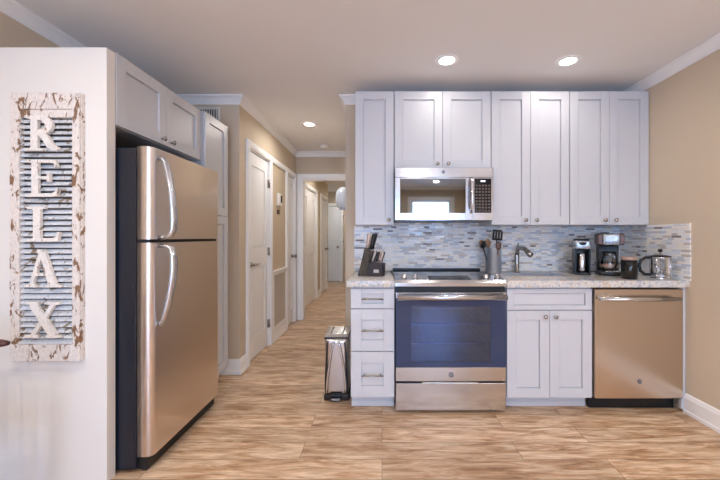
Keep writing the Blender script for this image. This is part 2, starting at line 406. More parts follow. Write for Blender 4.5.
def hall_door(name, x, a0, a1, label, handle, hside, rz=PI/2, loc=None, leaves=1):
    w = a1-a0; r = thing(name, label, 'door', loc or (x, a0, 0), rz, None, 'structure')
    casing_mb(w, DH).build('casing', M_trim, r)
    lw = (w-.03)/leaves
    for i in range(leaves):
        lo = 0.09 if lw > .45 else 0.06
        mbl = panel_leaf(lw-.003, DH-.03, .035, [(lo, lw-lo, 1.08, DH-.15), (lo, lw-lo, .2, .90)])
        mbl.build('door_leaf', M_door, r, (0.015+i*lw, 0.012, 0.012))
    if handle:
        hx = 0.07 if hside < 0 else w-.07; sgn = 1 if hside < 0 else -1; hz = .94
        mb = MB(); mb.lathe([(.0, .0), (.028, .0), (.028, .008), (.012, .012), (.012, .045)], axisY(hx, .012, hz), 16)
        if handle == 'lever': mb.tube([(hx, -.035, hz), (hx+sgn*.03, -.038, hz), (hx+sgn*.12, -.034, hz)], [.011, .010, .007], 8)
        else: mb.lathe([(.010, .03), (.026, .045), (.030, .058), (.022, .072), (0, .076)], axisY(hx, .012, hz), 16)
        mb.build('door_handle', M_nickel, r, label='brushed nickel door handle')
        kx = w-.006 if hside < 0 else .006
        for z in (.25, 1.05, 1.80):
            mb = MB(); mb.tube([(kx, -.004, z-.045), (kx, -.004, z+.045)], .009, 8); mb.box(kx-.022, kx+.022, .0, .012, z-.045, z+.045)
            mb.build('hinge', M_nickel, r)
    return r
hall_door('door_1', HX0, *D1, 'white two-panel hallway door with lever handle, nearest the pantry', 'lever', -1)
hall_door('door_2', HX0, *D2, 'narrow white closet door with a round knob before the cased opening', 'knob', 1)
hall_door('door_3', HX2, *D3, 'white double closet doors beyond the cased opening', None, 1, leaves=2)
hall_door('door_4', HX2, *D4, 'white panelled door farther down the hallway beyond the closet', 'knob', 1)
hall_door('door_5', 0, 0, .80, 'white door closing the far end of the hallway', 'knob', 1, 0, (-1.93, EY-.10, 0))
# jambs of the cased opening
r = thing('door_6', 'white cased opening across the hallway', 'door', (OX0, HY, 0), 0, None, 'structure')
w = OX1-OX0; mb = MB(); c = .075
mb.box(-c, 0, -.018, 0, 0, DH+c, .004); mb.box(0, w, -.018, 0, DH, DH+c, .004); mb.box(-c+.012, -.014, -.026, -.018, 0, DH+c-.014, .003); mb.box(-.014, w, -.026, -.018, DH+.014, DH+c-.014, .003)
mb.box(0, .015, 0, T, 0, DH); mb.box(w-.015, w, 0, T, 0, DH); mb.box(.015, w-.015, 0, T, DH-.015, DH); mb.build('casing', M_trim, r)

# white end panel of the refrigerator alcove
mb = MB(); mb.box(XL, -1.352, 1.645, 1.70, 0, 2.142, .0015); struct('wall_partition', mb, M_panel, 'glossy white partition panel beside the refrigerator')

# ------------------------------------------------------------------ cabinets
def knob(parent, x, z, y=0):
    mb = MB(); mb.lathe([(.006, 0), (.005, .012), (.009, .016), (.0145, .021), (.0145, .025), (.009, .029), (0, .030)], axisY(x, y, z), 16)
    return mb.build('knob', M_nickel, parent)
def shaker(w, h, fr=.065, t=.02, rec=.012, frz=None):
    frz = frz or fr; mb = MB()
    mb.box(0, fr, 0, t, 0, h, .0015); mb.box(w-fr, w, 0, t, 0, h, .0015)
    mb.box(fr, w-fr, 0, t, 0, frz, .0015); mb.box(fr, w-fr, 0, t, h-frz, h, .0015)
    mb.box(fr+.003, w-fr-.003, rec, t-.001, frz+.003, h-frz-.003); mb.box(fr-.002, w-fr+.002, t-.003, t-.0005, frz-.002, h-frz+.002); return mb
def cabinet(name, label, loc, rz, w, h, d, doors=(), drawers=(), toe=0, group=None, cat='cabinet', hollow=False):
    r = thing(name, label, cat, loc, rz, group); mb = MB()
    if hollow:
        mb.box(.001, .018, .022, d, toe, h); mb.box(w-.018, w-.001, .022, d, toe, h); mb.box(.018, w-.018, .022, .040, toe, h); mb.box(.018, w-.018, d-.015, d, toe, h); mb.box(.018, w-.018, .040, d-.015, toe, toe+.018)
    else: mb.box(.001, w-.001, .022, d, toe, h)
    if toe:
        mb.box(.001, w-.001, .10, d, 0, toe)
        mb.box(.001, w-.001, .088, .10, 0, toe-.012); mb.box(.001, w-.001, .080, .088, 0, toe*.35); mb.box(.001, w-.001, .083, .088, toe*.5, toe*.7)
    mb.build('cabinet_body', M_cab, r)
    for x0, x1, z0, z1, kx, kz in doors:
        dr = shaker(x1-x0, z1-z0).build('cabinet_door', M_cab, r, (x0, 0, z0))
        if kx is not None: knob(dr, kx-x0, kz-z0)
    for x0, x1, z0, z1, rx, rz_, pull in drawers:
        dr = shaker(x1-x0, z1-z0, rx, frz=rz_).build('drawer', M_cab, r, (x0, 0, z0))
        if pull:
            cx = (x1-x0)/2; cz = (z1-z0)/2; mb = MB()
            mb.tube([(cx-.055, .008, cz), (cx-.055, -.018, cz), (cx-.05, -.026, cz), (cx+.05, -.026, cz), (cx+.055, -.018, cz), (cx+.055, .008, cz)], .0055, 8)
            mb.tube([(cx-.075, -.026, cz), (cx+.075, -.026, cz)], [.005, .005], 8)
            mb.build('drawer_pull', M_nickel, dr)
    return r
UY = 2.63; UZ0, UZ1 = 1.305, 2.357; UH = UZ1-UZ0; UD = BY-UY-.001
def upper(x0, x1, label, split, z0=UZ0):
    w = x1-x0; h = UZ1-z0; g = .0025
    if split: ds = [(g, w/2-g/2, g, h-g, w/2-.042, .038), (w/2+g/2, w-g, g, h-g, w/2+.042, .038)]
    else: ds = [(g, w-g, g, h-g, w-.04, .04)]
    return cabinet('wall_cabinet', label, (x0, UY, z0), 0, w, h, UD, ds, group='white wall cabinets above the counter')
upper(-.212, .094, 'narrow tall white wall cabinet with one door above the knife block', False)
upper(.096, .856, 'short white two-door wall cabinet directly above the microwave', True, 1.744)
upper(.858, 1.473, 'tall white two-door wall cabinet above the sink, next to the microwave', True)
upper(1.475, 2.098, 'tall white two-door wall cabinet in the corner above the coffee makers', True)

FY = 2.32; CB = .864      # base front plane, underside of counter
g = .003
w = .307; c = cabinet('drawer_cabinet', 'narrow white base cabinet with three drawers beside the trash can', (-.219, FY, 0), 0, w, CB, BY-FY-.001,
    drawers=[(g, w-g, .715, CB-.012, .075, .036, True), (g, w-g, .42, .71, .075, .075, True), (g, w-g, .10, .415, .075, .078, True)], toe=.094)
w = .594; c = cabinet('sink_cabinet', 'white base cabinet with two doors under the sink', (.864, FY, 0), 0, w, CB, BY-FY-.001,
    doors=[(g, w/2-.0015, .096, .70, w/2-.035, .66), (w/2+.0015, w-g, .096, .70, w/2+.035, .66)],
    drawers=[(g, w-g, .706, CB-.012, .045, .032, False)], toe=.094, hollow=True)
# tall pantry and over-fridge cabinet face +X
FX = -1.350
w = .797
cabinet('over_fridge_cabinet', 'white two-door cabinet mounted above the refrigerator', (FX, 1.7015, 1.778), PI/2, w, .374, -XL+FX-.001,
    doors=[(g, w/2-.0015, g, .371, w/2-.045, .035), (w/2+.0015, w-g, g, .371, w/2+.045, .035)])
w = .375
cabinet('pantry_cabinet', 'tall white pantry cabinet between the refrigerator and the hallway wall', (-1.322, 2.505, 0), PI/2, w, 2.155, -XL-1.322-.001,
    doors=[(g, w-g, 1.385, 2.152, None, 0), (g, w-g, .10, 1.38, None, 0)], toe=.094)

# countertops
CT0, CT1 = .866, .912; CY = 2.285
mb = MB(); mb.box(-.241, .088, CY, BY, CT0, CT1, .005, 2); tag(mb.build('countertop', M_granite), 'short granite countertop left of the stove, under the knife block', 'countertop', 'granite countertops')
SX0, SX1, SY0, SY1 = .97, 1.40, 2.54, 2.78
mb = MB(); mb.box(.856, SX0, CY, BY, CT0, CT1); mb.box(SX1, 2.099, CY, BY, CT0, CT1); mb.box(SX0, SX1, CY, SY0, CT0, CT1); mb.box(SX0, SX1, SY1, BY, CT0, CT1)
tag(mb.build('countertop', M_granite), 'long granite countertop right of the stove, around the sink', 'countertop', 'granite countertops')
# backsplash
mb = MB(); mb.box(-.245, 2.09, BY-.01, BY-.0005, .9125, 1.304); mb.box(.097, .855, BY-.01, BY-.0005, 1.304, 1.34)
o = mb.build('wall_tile_backsplash', M_mosaic); o['kind'] = 'structure'; o['label'] = 'pale mosaic strip tile backsplash on the back wall'; o['category'] = 'backsplash'
mb = MB(); mb.box(XR-.01, XR-.0005, 2.275, BY-.0005, .9125, 1.304)
mb2 = mb; o = mb.build('wall_tile_return', M_mosaicR); o['kind'] = 'structure'; o['label'] = 'pale mosaic strip tile return on the right wall'; o['category'] = 'backsplash'

# sink
r = thing('sink', 'stainless steel sink set into the granite counter below the faucet', 'sink', (0, 0, 0))
mb = MB(); q = .012; zt = CT1
mb.box(SX0-q, SX0+.004, SY0-q, SY1+q, zt, zt+.004); mb.box(SX1-.004, SX1+q, SY0-q, SY1+q, zt, zt+.004); mb.box(SX0, SX1, SY0-q, SY0+.004, zt, zt+.004); mb.box(SX0, SX1, SY1-.004, SY1+q, zt, zt+.004)
mb.build('rim', M_chrome, r)
mb = MB(); b0 = .73
mb.box(SX0+.001, SX0+.005, SY0+.001, SY1-.001, b0, zt); mb.box(SX1-.005, SX1-.001, SY0+.001, SY1-.001, b0, zt); mb.box(SX0+.005, SX1-.005, SY0+.001, SY0+.005, b0, zt); mb.box(SX0+.005, SX1-.005, SY1-.005, SY1-.001, b0, zt); mb.box(SX0+.001, SX1-.001, SY0+.001, SY1-.001, b0-.004, b0)
mb.build('basin', M_satin, r)
mb = MB(); mb.lathe([(.0, 0), (.04, 0), (.045, .003), (.04, .004), (0, .002)], Matrix.Translation(((SX0+SX1)/2, (SY0+SY1)/2, b0)), 20); mb.build('drain', M_chrome, r)
# faucet
r = thing('faucet', 'brushed nickel pull-out kitchen faucet behind the sink', 'faucet', (1.155, 2.87, CT1))
mb = MB(); mb.lathe([(.0, 0), (.027, 0), (.027, .006), (.019, .012), (.018, .10), (.020, .14), (.017, .16), (0, .165)]); mb.build('base', M_nickel, r)
mb = MB(); mb.tube([(0, 0, .13), (.003, -.01, .19), (.010, -.04, .205), (.024, -.10, .20), (.038, -.155, .165)], [.017, .017, .018, .019, .019], 12)
mb.build('spout', M_nickel, r)
mb = MB(); mb.tube([(.034, -.14, .175), (.044, -.172, .15)], [.023, .024], 12); mb.build('spray_head', M_nickel, r)
mb = MB(); mb.tube([(0, 0, .155), (0.005, .004, .20), (.018, .01, .245)], [.009, .007, .006], 8); mb.build('lever', M_nickel, r)

# ------------------------------------------------------------------ range
def logo(parent, x, y, z, rad):
    mb = MB(); mb.lathe([(0, 0), (rad, 0), (rad, .0015), (rad*.86, .002), (0, .0018)], axisY(x, y, z), 24)
    o = mb.build('logo_badge', M_badge, parent, label='round monogram badge')
    t = text('lettering', 'GE', rad*1.25, M_chrome, o, (x, y-.0024, z), (PI/2, 0, 0)); return o
RX0, RX1 = .0925, .8515; RF = 2.295
r = thing('range', 'stainless steel slide-in electric range with dark glass oven door', 'stove', (0, 0, 0))
mb = MB()
mb.box(RX0+.002, RX0+.05, RF+.045, BY-.02, .03, .90); mb.box(RX1-.05, RX1-.002, RF+.045, BY-.02, .03, .90)
mb.box(RX0+.05, RX1-.05, BY-.08, BY-.02, .03, .90); mb.box(RX0+.05, RX1-.05, RF+.045, BY-.08, .03, .30); mb.box(RX0+.05, RX1-.05, RF+.045, BY-.08, .76, .90)
mb.build('body', M_oveninside, r)
mb = MB(); mb.box(RX0+.02, RX1-.02, RF+.06, BY-.05, 0, .03); mb.build('kick', M_kick, r)
mb = MB(); mb.box(RX0-.003, RX1+.003, RF+.14, BY-.03, .9125, .922, .002); mb.build('cooktop', M_cooktop, r, label='black glass cooktop')
for x, y, q in ((.28, 2.62, .09), (.65, 2.60, .11), (.28, 2.82, .07), (.65, 2.82, .075)):
    mb = MB(); mb.lathe([(q-.004, 0), (q, .0004), (q+.001, 0)], Matrix.Translation((x, y, .9221)), 32, False); mb.build('burner_ring', M_ring, r)
# sloping stainless control strip
mb = MB(); prof = [(RF-.005, .872), (RF-.005, .895), (RF+.02, .914), (RF+.14, .930), (RF+.14, .90), (RF+.02, .872)]
mb.prism(prof, lambda a, b, d: (d, a, b), RX0-.003, RX1+.003); mb.build('control_panel', M_steelX, r)
mb = MB(); prof = [(RF+.03, .9162), (RF+.13, .9295), (RF+.13, .9305), (RF+.03, .9175)]
mb.prism(prof, lambda a, b, d: (d, a, b), .33, .62); mb.build('touch_panel', M_blackgloss, r)
for x in (.155, .232, .735, .815):
    mb = MB(); Mx = Matrix.Translation((x, RF+.075, .921)) @ Matrix.Rotation(math.radians(7), 4, 'X')
    mb.lathe([(.022, 0), (.022, .004), (.018, .006), (.0165, .026), (.013, .029), (0, .029)], Mx, 20)
    mb.build('knob', M_chrome, r)
mb = MB(); mb.box(RX0, RX1, BY-.055, BY-.03, .9225, .938, .003); mb.build('rear_trim', M_black, r, label='black rear vent trim')
mb = MB(); mb.box(RX0+.01, RX1-.01, RF+.02, RF+.045, .832, .871); mb.build('vent_gap', M_kick, r)
# oven door
dz0, dz1 = .222, .830; d = MB()
wx0, wx1, wz0, wz1 = .20, .745, .355, .735
d.box(RX0+.002, wx0, RF, RF+.04, .318, .79, 0); d.box(wx1, RX1-.002, RF, RF+.04, .318, .79); d.box(wx0, wx1, RF, RF+.04, .318, wz0); d.box(wx0, wx1, RF, RF+.04, wz1, .79)
door = d.build('oven_door', mat('oven_door_reflected_blue', rgb(48, 64, 98), 0.09), r, label='dark glass oven door coloured with the blue room reflection')  # base colour carries the blue that the glass reflects
mb = MB(); mb.box(wx0, wx1, RF+.002, RF+.006, wz0, wz1); mb.build('oven_window', M_oven, door)
mb = MB(); mb.box(RX0+.002, RX1-.002, RF-.003, RF+.04, dz0, .317, .002); o = mb.build('lower_trim', M_steelX, door)
logo(door, .473, RF-.004, .268, .018)
mb = MB(); mb.box(RX0+.002, RX1-.002, RF-.002, RF+.04, .791, dz1, .002); mb.build('upper_trim', M_steelX, door)
mb = MB(); hz = .803
mb.tube([(RX0+.012, RF-.045, hz), (RX1-.012, RF-.045, hz)], [.021, .021], 14, 1.0)
for x in (RX0+.035, RX1-.035): mb.box(x-.014, x+.014, RF-.045, RF-.001, hz-.012, hz+.012)
mb.build('door_handle', M_handle, door)
for z in (.46, .60):
    mb = MB(); y0_, y1_ = RF+.06, BY-.10
    for k in range(13): x = .15+.645*k/12; mb.tube([(x, y0_, z), (x, y1_, z)], .0012, 6)
    mb.tube([(.147, y0_, z), (.797, y0_, z)], .005, 6); mb.tube([(.147, y1_, z), (.797, y1_, z)], .004, 6)
    mb.build('oven_rack', M_satin, r)
mb = MB(); mb.box(RX0+.002, RX1-.002, RF-.002, RF+.044, .022, .208, .003); mb.box(.28, .66, RF+.006, RF+.03, .208, .214); mb.build('storage_drawer', M_steelX, r)

# ------------------------------------------------------------------ microwave
MX0, MX1, MF, MZ0, MZ1 = .098, .853, 2.565, 1.335, 1.742
r = thing('microwave', 'stainless steel over-the-range microwave mounted under the short wall cabinet', 'microwave')
mb = MB(); mb.box(MX0+.002, MX1-.002, MF+.03, BY-.012, MZ0, MZ1); mb.build('body', M_black, r)
mb = MB(); mb.box(MX0, MX1, MF, MF+.029, 1.667, MZ1, .003); mb.build('top_grille', M_steelX, r); 
logo(r, .47, MF-.001, 1.708, .013)
mx = .665
mb = MB(); gx0, gx1, gz0, gz1 = .140, .640, 1.395, 1.655
mb.box(MX0, gx0, MF, MF+.029, 1.338, 1.666, .002); mb.box(gx1, mx+.03, MF, MF+.029, 1.338, 1.666, .002); mb.box(gx0, gx1, MF, MF+.029, 1.338, gz0, .002); mb.box(gx0, gx1, MF, MF+.029, gz1, 1.666, .002)
door = mb.build('microwave_door', M_steelX, r)
mb = MB(); mb.box(gx0, gx1, MF+.002, MF+.010, gz0, gz1); mb.build('door_glass', M_microglass, door)
mb = MB(); mb.box(gx0, gx1, MF+.020, MF+.028, gz0, gz1); mb.build('inner_screen', M_black, door)
mb = MB(); mb.tube([(.680, MF, 1.40), (.680, MF-.03, 1.415), (.680, MF-.042, 1.45), (.680, MF-.045, 1.53), (.680, MF-.042, 1.61), (.680, MF-.03, 1.645), (.680, MF, 1.66)], .013, 10, 1.0); mb.build('door_handle', M_chrome, door)
mb = MB(); mb.box(mx+.031, MX1, MF, MF+.029, 1.338, 1.666, .002); cp = mb.build('control_frame', M_steelX, r)
mb = MB(); mb.box(.708, .836, MF-.002, MF, 1.395, 1.658); mb.build('keypad', M_blackgloss, cp)
mb = MB()
for i in range(5):
    for j in range(9): mb.box(.716+.024*i, .716+.024*i+.016, MF-.003, MF-.002, 1.405+.024*j, 1.405+.024*j+.013)
mb.build('buttons', mat('button_brown', rgb(92, 80, 74), 0.4), cp)
mb = MB(); mb.box(.755, .79, MF-.003, MF-.002, 1.632, 1.642)
mb.build('display', mat('display', rgb(220, 225, 230), .3, Emission_Color=(.8, .9, 1, 1), Emission_Strength=1.0), cp)

# ------------------------------------------------------------------ dishwasher
r = thing('dishwasher', 'stainless steel dishwasher with a bar handle at the right end of the counter', 'dishwasher'); DF = 2.30
mb = MB(); mb.box(1.464, 2.070, DF, DF+.05, .10, .852, .004); mb.build('door', M_dw, r)
mb = MB(); mb.box(1.468, 2.066, DF+.05, BY-.03, .10, .85); mb.build('body', M_black, r)
mb = MB(); mb.box(1.468, 2.066, DF+.075, DF+.10, 0, .099); mb.build('kick', M_kick, r)
mb = MB(); hz = .79
mb.tube([(1.472, DF-.045, hz), (2.012, DF-.045, hz)], [.0135, .0135], 12)
for x in (1.50, 1.985): mb.box(x-.012, x+.012, DF-.045, DF-.001, hz-.010, hz+.010)
mb.build('door_handle', M_steelX, r); logo(r, 1.77, DF-.001, .218, .015)
mb = MB(); mb.box(2.072, 2.0985, 2.318, 2.34, .02, CT0); struct('trim_10', mb, M_cab, 'white filler strip beside the dishwasher')

# ------------------------------------------------------------------ refrigerator
r = thing('refrigerator', 'stainless steel top-freezer refrigerator with dark sides', 'refrigerator', (0, 0, 0))
Y0, Y1 = 1.712, 2.425; FXd = -1.176; TH = .075
mb = MB(); mb.box(XL+.03, FXd-TH-.008, Y0, Y1, .02, 1.668, .004); mb.box(XL+.1, FXd-TH-.05, Y0+.03, Y1-.03, 0, .02); mb.build('body', M_fside, r, label='dark textured side body')
def fdoor(name, z0, z1):
    mb = MB(); n = 8; q = .032; poly = []
    for (cx, cy, a0) in ((FXd-q, Y0+q, -90), (FXd-q, Y1-q, 0)):
        for k in range(n+1):
            a = math.radians(a0+90*k/n); poly.append((cx+q*math.cos(a), cy+q*math.sin(a)))
    poly += [(FXd-TH, Y1), (FXd-TH, Y0)]
    V = [(x, y, z0) for x, y in poly] + [(x, y, z1) for x, y in poly]; m_ = len(poly)
    mb._add(V, [tuple(range(m_-1, -1, -1)), tuple(range(m_, 2*m_))]); mb._add(V, [(i, (i+1) % m_, m_+(i+1) % m_, m_+i) for i in range(m_)], True)
    return mb.build(name, M_fridge, r)
du = fdoor('freezer_door', 1.198, 1.674); dl = fdoor('refrigerator_door', .085, 1.180)
mb = MB(); mb.box(FXd-TH-.006, FXd-.02, Y0+.01, Y1-.01, 1.181, 1.197); mb.build('gap_seal', M_kick, r)
mb = MB(); mb.box(FXd-.10, FXd-.03, Y0+.02, Y1-.02, .012, .083); mb.build('toe_grille', M_kick, r)
for y in (Y0+.04, Y1-.04): mb = MB(); mb.lathe([(.018, 0), (.018, .012)], Matrix.Translation((FXd-.06, y, 0)), 12); mb.build('foot', M_black, r)
hy = Y0+.055
P = [(0, 1.625), (.020, 1.622), (.032, 1.60), (.046, 1.54), (.058, 1.46), (.066, 1.38), (.070, 1.31), (.068, 1.25), (.056, 1.218), (.030, 1.208), (0, 1.206)]
mb = MB(); mb.tube([(FXd+a*1.12, hy, b) for a, b in P], [.012, .013, .014, .015, .016, .017, .017, .016, .014, .012, .012], 12, 1.3, up=(0, 1, 0)); mb.build('handle', M_handle, du)
P = [(0, 1.165), (.035, 1.163), (.058, 1.148), (.068, 1.11), (.070, 1.05), (.064, .98), (.052, .90), (.038, .83), (.022, .775), (.010, .752), (0, .75)]
mb = MB(); mb.tube([(FXd+a*1.12, hy, b) for a, b in P], [.012, .012, .014, .016, .017, .017, .016, .015, .014, .013, .012], 12, 1.3, up=(0, 1, 0)); mb.build('handle', M_handle, dl)

# ------------------------------------------------------------------ shutter sign
SYf = 1.615
r = thing('louvered_shutter', 'distressed white wooden shutter with raised letters spelling RELAX, hung on the white panel', 'wall sign', (0, 0, 0))
def W(x): return (x-382)*SYf/335
def Z(y): return 1.21+(237-y)*SYf/335
SXa, SXb, SZa, SZb = W(9), W(79), Z(361.7), Z(92.5)
lx0, lx1 = W(18.5), W(71.5); lz0, lz1 = Z(345), Z(117)
mb = MB(); Yb = 1.6445
mb.box(SXa, lx0, SYf, Yb, SZa, SZb, .003); mb.box(lx1, SXb, SYf, Yb, SZa, SZb, .003)
mb.box(lx0, lx1, SYf, Yb, SZa, lz0, .003); mb.box(lx0, lx1, SYf, Yb, Z(109), SZb, .003); mb.box(lx0, lx1, SYf+.005, Yb, lz1, Z(109), .003)
mb.box(SXb-.006, SXb+.004, SYf+.012, Yb, SZa, SZb)
mb.build('frame', M_dist, r)
mb = MB(); mb.box(lx0, lx1, Yb-.003, Yb-.001, lz0, lz1); mb.build('backing', M_shback, r); mb = MB(); N = 40
for k in range(N):
    z = lz0+(lz1-lz0)*(k+.5)/N
    mb.prism([(SYf+.004, z-.010), (SYf+.008, z-.013), (SYf+.024, z+.004), (SYf+.021, z+.008)], lambda a, b, d: (d, a, b), lx0-.003, lx1+.003)
mb.build('louvers', M_louver, r, label='pale blue-grey weathered louvers')
def ribbon(pts, w0):    # polyline with per-point half widths -> outline
    L = []; R = []
    for i, (x, y, hw) in enumerate(pts):
        a = pts[max(i-1, 0)]; b = pts[min(i+1, len(pts)-1)]; dx, dy = b[0]-a[0], b[1]-a[1]; q = math.hypot(dx, dy); nx, ny = -dy/q, dx/q
        L.append((x+nx*hw, y+ny*hw)); R.append((x-nx*hw, y-ny*hw))
    return L, R
def letter(ch, x0, x1, z0, z1):
    w = x1-x0; h = z1-z0; m = MB(); yf = SYf-.010; yb = SYf+.004; cnt = [0]
    def st(pts, off=0):
        k = cnt[0]*.0003; cnt[0] += 1
        L, R = ribbon([(x0+a*w, z0+b*h, c*w*.84) for a, b, c in pts], 0)
        for i in range(len(L)-1):
            m.prism([L[i], L[i+1], R[i+1], R[i]], lambda a, b, d: (a, d, b), yf-k, yb)
    s = .10   # serif half-thickness in widths
    def serif(cx, z, hw, up):   # bracketed slab serif
        st([(cx-hw, z+up*.03, .045), (cx-hw*.5, z+up*.032, .04), (cx+hw*.5, z+up*.032, .04), (cx+hw, z+up*.03, .045)])
        st([(cx, z+up*.05, .17), (cx, z+up*.09, .125)])
    if ch == 'R':
        st([(.27, .03, .125), (.27, .97, .125)]); serif(.27, 0, .27, 1); serif(.22, 1, .22, -1)
        arc = [(.30+.42*math.sin(a)*1.0, .735+.225*math.cos(a), .07+.06*math.sin(a)) for a in [PI*k/12 for k in range(13)]]; st(arc)
        st([(.42, .52, .09), (.60, .38, .12), (.76, .14, .12), (.90, .05, .09), (1.0, .07, .05)])
    if ch == 'E':
        st([(.27, .03, .125), (.27, .97, .125)]); serif(.24, 0, .24, 1); serif(.24, 1, .24, -1)
        st([(.25, .955, .05), (.75, .955, .05), (.93, .93, .06)]); st([(.90, .99, .04), (.93, .80, .045)])
        st([(.30, .52, .045), (.66, .52, .045)]); st([(.70, .64, .05), (.70, .40, .05)])
        st([(.25, .045, .06), (.80, .045, .06), (.95, .09, .07)]); st([(.93, .02, .05), (.98, .24, .045)])
    if ch == 'L':
        st([(.30, .03, .135), (.30, .97, .135)]); serif(.28, 1, .28, -1); serif(.24, 0, .24, 1)
        st([(.25, .05, .065), (.80, .05, .065), (.94, .10, .075)]); st([(.92, .02, .05), (.98, .27, .045)])
    if ch == 'A':
        st([(.16, .04, .06), (.46, .96, .07)]); st([(.48, .97, .09), (.78, .04, .13)]); serif(.15, 0, .16, 1); serif(.82, 0, .20, 1); st([(.22, .34, .045), (.72, .34, .045)]); st([(.36, .97, .05), (.52, .97, .05)])
    if ch == 'X':
        st([(.20, .96, .13), (.80, .04, .13)]); st([(.80, .96, .065), (.50, .50, .07), (.20, .04, .065)])
        for cx, z, u in ((.20, 1, -1), (.80, 1, -1), (.18, 0, 1), (.80, 0, 1)): st([(cx-.19, z+u*.03, .045), (cx+.19, z+u*.03, .045)])
    return m.build('letter', M_letter, r, label='raised letter '+ch)
for ch, xa, xb, ya, yb in (('R', 27, 60, 116.5, 151), ('E', 28, 60, 160, 197), ('L', 29, 61, 207, 241.5), ('A', 27, 62, 250, 287), ('X', 27, 62, 302, 337)):
    letter(ch, W(xa), W(xb), Z(yb), Z(ya))

# ------------------------------------------------------------------ things on the counter
CTZ = CT1+.0005
# knife block
KB = (-.185, 2.56, CTZ); krz = math.radians(-14)
r = thing('knife_block', 'dark wooden two-tier knife block at the left end of the counter', 'knife block', KB, krz)
mb = MB(); poly = [(0, 0), (.055, .195), (.108, .165), (.085, .095), (.195, .088), (.190, 0)]
mb.prism([(0, 0), (.055, .218), (.108, .185), (.085, .105), (.072, 0)], lambda a, b, d: (a, d, b), 0, .10); mb.build('rear_tier', M_woodblock, r)
mb = MB(); mb.prism([(.073, 0), (.086, .105), (.195, .096), (.190, 0)], lambda a, b, d: (a, d, b), .002, .098); mb.build('front_tier', M_blockfront, r)
mb = MB(); mb.box(.125, .165, -.0005, .002, .028, .052); mb.build('name_plate', mat('plate', rgb(190, 186, 182), .3, .6), r, label='small silver plate on the front tier')
def knife(lx, ly, lz, dx, ln, rad, m, label, grp):
    K = Matrix.Translation(KB) @ Matrix.Rotation(krz, 4, 'Z'); p = K @ Vector((lx, ly, lz))
    t = thing('kitchen_knife', label, 'knife', p, krz, grp)
    ln *= 1.15; d = Vector((dx, 0, 1)).normalized(); mb = MB()
    mb.tube([d*.001, d*.012], [rad*.8, rad*.8], 8, 1.5); mb.build('bolster', M_chrome, t)
    mb = MB(); mb.tube([d*.012, d*(ln*.35), d*(ln*.7), d*(ln*.93), d*ln], [rad, rad*.9, rad*1.1, rad*1.15, rad*.7], 8, 1.5); mb.build('handle', m, t)
G1 = 'large knives in the upper tier of the knife block'; G2 = 'steak knives in the lower tier of the knife block'
knife(.066, .028, .208, .14, .105, .0085, M_bronze, 'large knife with a bronze handle at the left of the upper tier', G1)
knife(.066, .072, .208, .14, .095, .0085, M_bronze, 'large bronze-handled knife behind the front knives of the upper tier', G1)
knife(.093, .028, .193, .22, .115, .0085, M_black, 'large knife with a black handle at the right of the upper tier', G1)
knife(.093, .072, .193, .26, .120, .0080, M_black, 'black-handled knife at the back right of the upper tier', G1)
for i in range(3):
    for j in range(2):
        knife(.105+.030*i, .03+.04*j, .102-.0025*i, .30, .078, .0062, M_bronze if (i+j) % 2 == 0 else M_black, 'small steak knife standing in the lower tier of the knife block', G2)
# outlet on backsplash
r = thing('light_switch', 'white switch plate on the mosaic tile beside the knife block', 'switch', (.057, BY-.0105, 1.08))
mb = MB(); mb.box(-.036, .036, -.005, 0, -.058, .058, .002); mb.build('plate', M_white, r)
mb = MB(); mb.box(-.016, .016, -.008, -.005, -.033, .033, .001); mb.build('rocker', M_white, r)
# utensil crock
UC = (.926, 2.79, CTZ)
r = thing('utensil_crock', 'stainless steel utensil crock on the counter beside the stove', 'utensil holder', UC)
mb = MB(); mb.lathe([(.0, 0), (.062, 0), (.065, .003), (.065, .205), (.068, .209), (.065, .212), (.062, .209), (.061, .01), (0, .008)], n=32, cap=False); mb.build('crock_body', M_satin, r)
def utensil(name, label, dx, dy, ln, m, head, r0=.005):
    t = thing(name, label, 'utensil', (UC[0]+dx*.1, UC[1]+dy*.1, CTZ+.012), 0, 'cooking utensils in the crock'); d = Vector((dx, dy, 1)).normalized()
    mb = MB(); mb.tube([d*0, d*ln], [r0, r0*.9], 8); mb.build('handle', m, t)
    e = d*ln; mb = MB()
    if head == 'turner':
        mb.T = Matrix.Translation(e) @ Matrix.Rotation(math.atan2(dx, 1), 4, 'Y')
        for k in range(4): mb.box(-.038+.0225*k, -.038+.0225*k+.0165, -.003, .003, 0, .075)
        mb.box(-.038, .038, -.003, .003, -.004, .012); mb.box(-.038, .038, -.003, .003, .07, .085)
    elif head == 'spoon':
        mb.T = Matrix.Translation(e) @ Matrix.Rotation(math.atan2(dx, 1), 4, 'Y') @ Matrix.Diagonal((1, .35, 1.4, 1))
        mb.lathe([(0, -.012), (.014, -.006), (.023, .010), (.024, .022), (.016, .036), (0, .042)], n=16)
    elif head == 'ladle':
        mb.T = Matrix.Translation(e) @ Matrix.Rotation(-1.2 if dx < 0 else 1.2, 4, 'Y')
        mb.lathe([(0, -.03), (.022, -.024), (.034, -.006), (.036, .004), (.033, .004), (.02, -.018), (0, -.026)], n=18, cap=False)
    mb.build('head', m, t)
utensil('spatula', 'black slotted turner standing tallest in the utensil crock', .08, .0, .262, M_black, 'turner')
utensil('ladle', 'black ladle leaning left out of the utensil crock', -.30, -.1, .235, M_black, 'ladle')
utensil('wooden_spoon', 'brown wooden spoon in the middle of the utensil crock', -.10, .1, .215, M_wood, 'spoon')
utensil('serving_spoon', 'small dark spoon beside the slotted turner in the crock', .06, -.25, .20, M_brownpl, 'spoon')
utensil('wooden_spoon', 'wooden spoon leaning left behind the ladle in the crock', -.22, .25, .215, M_wood, 'spoon')

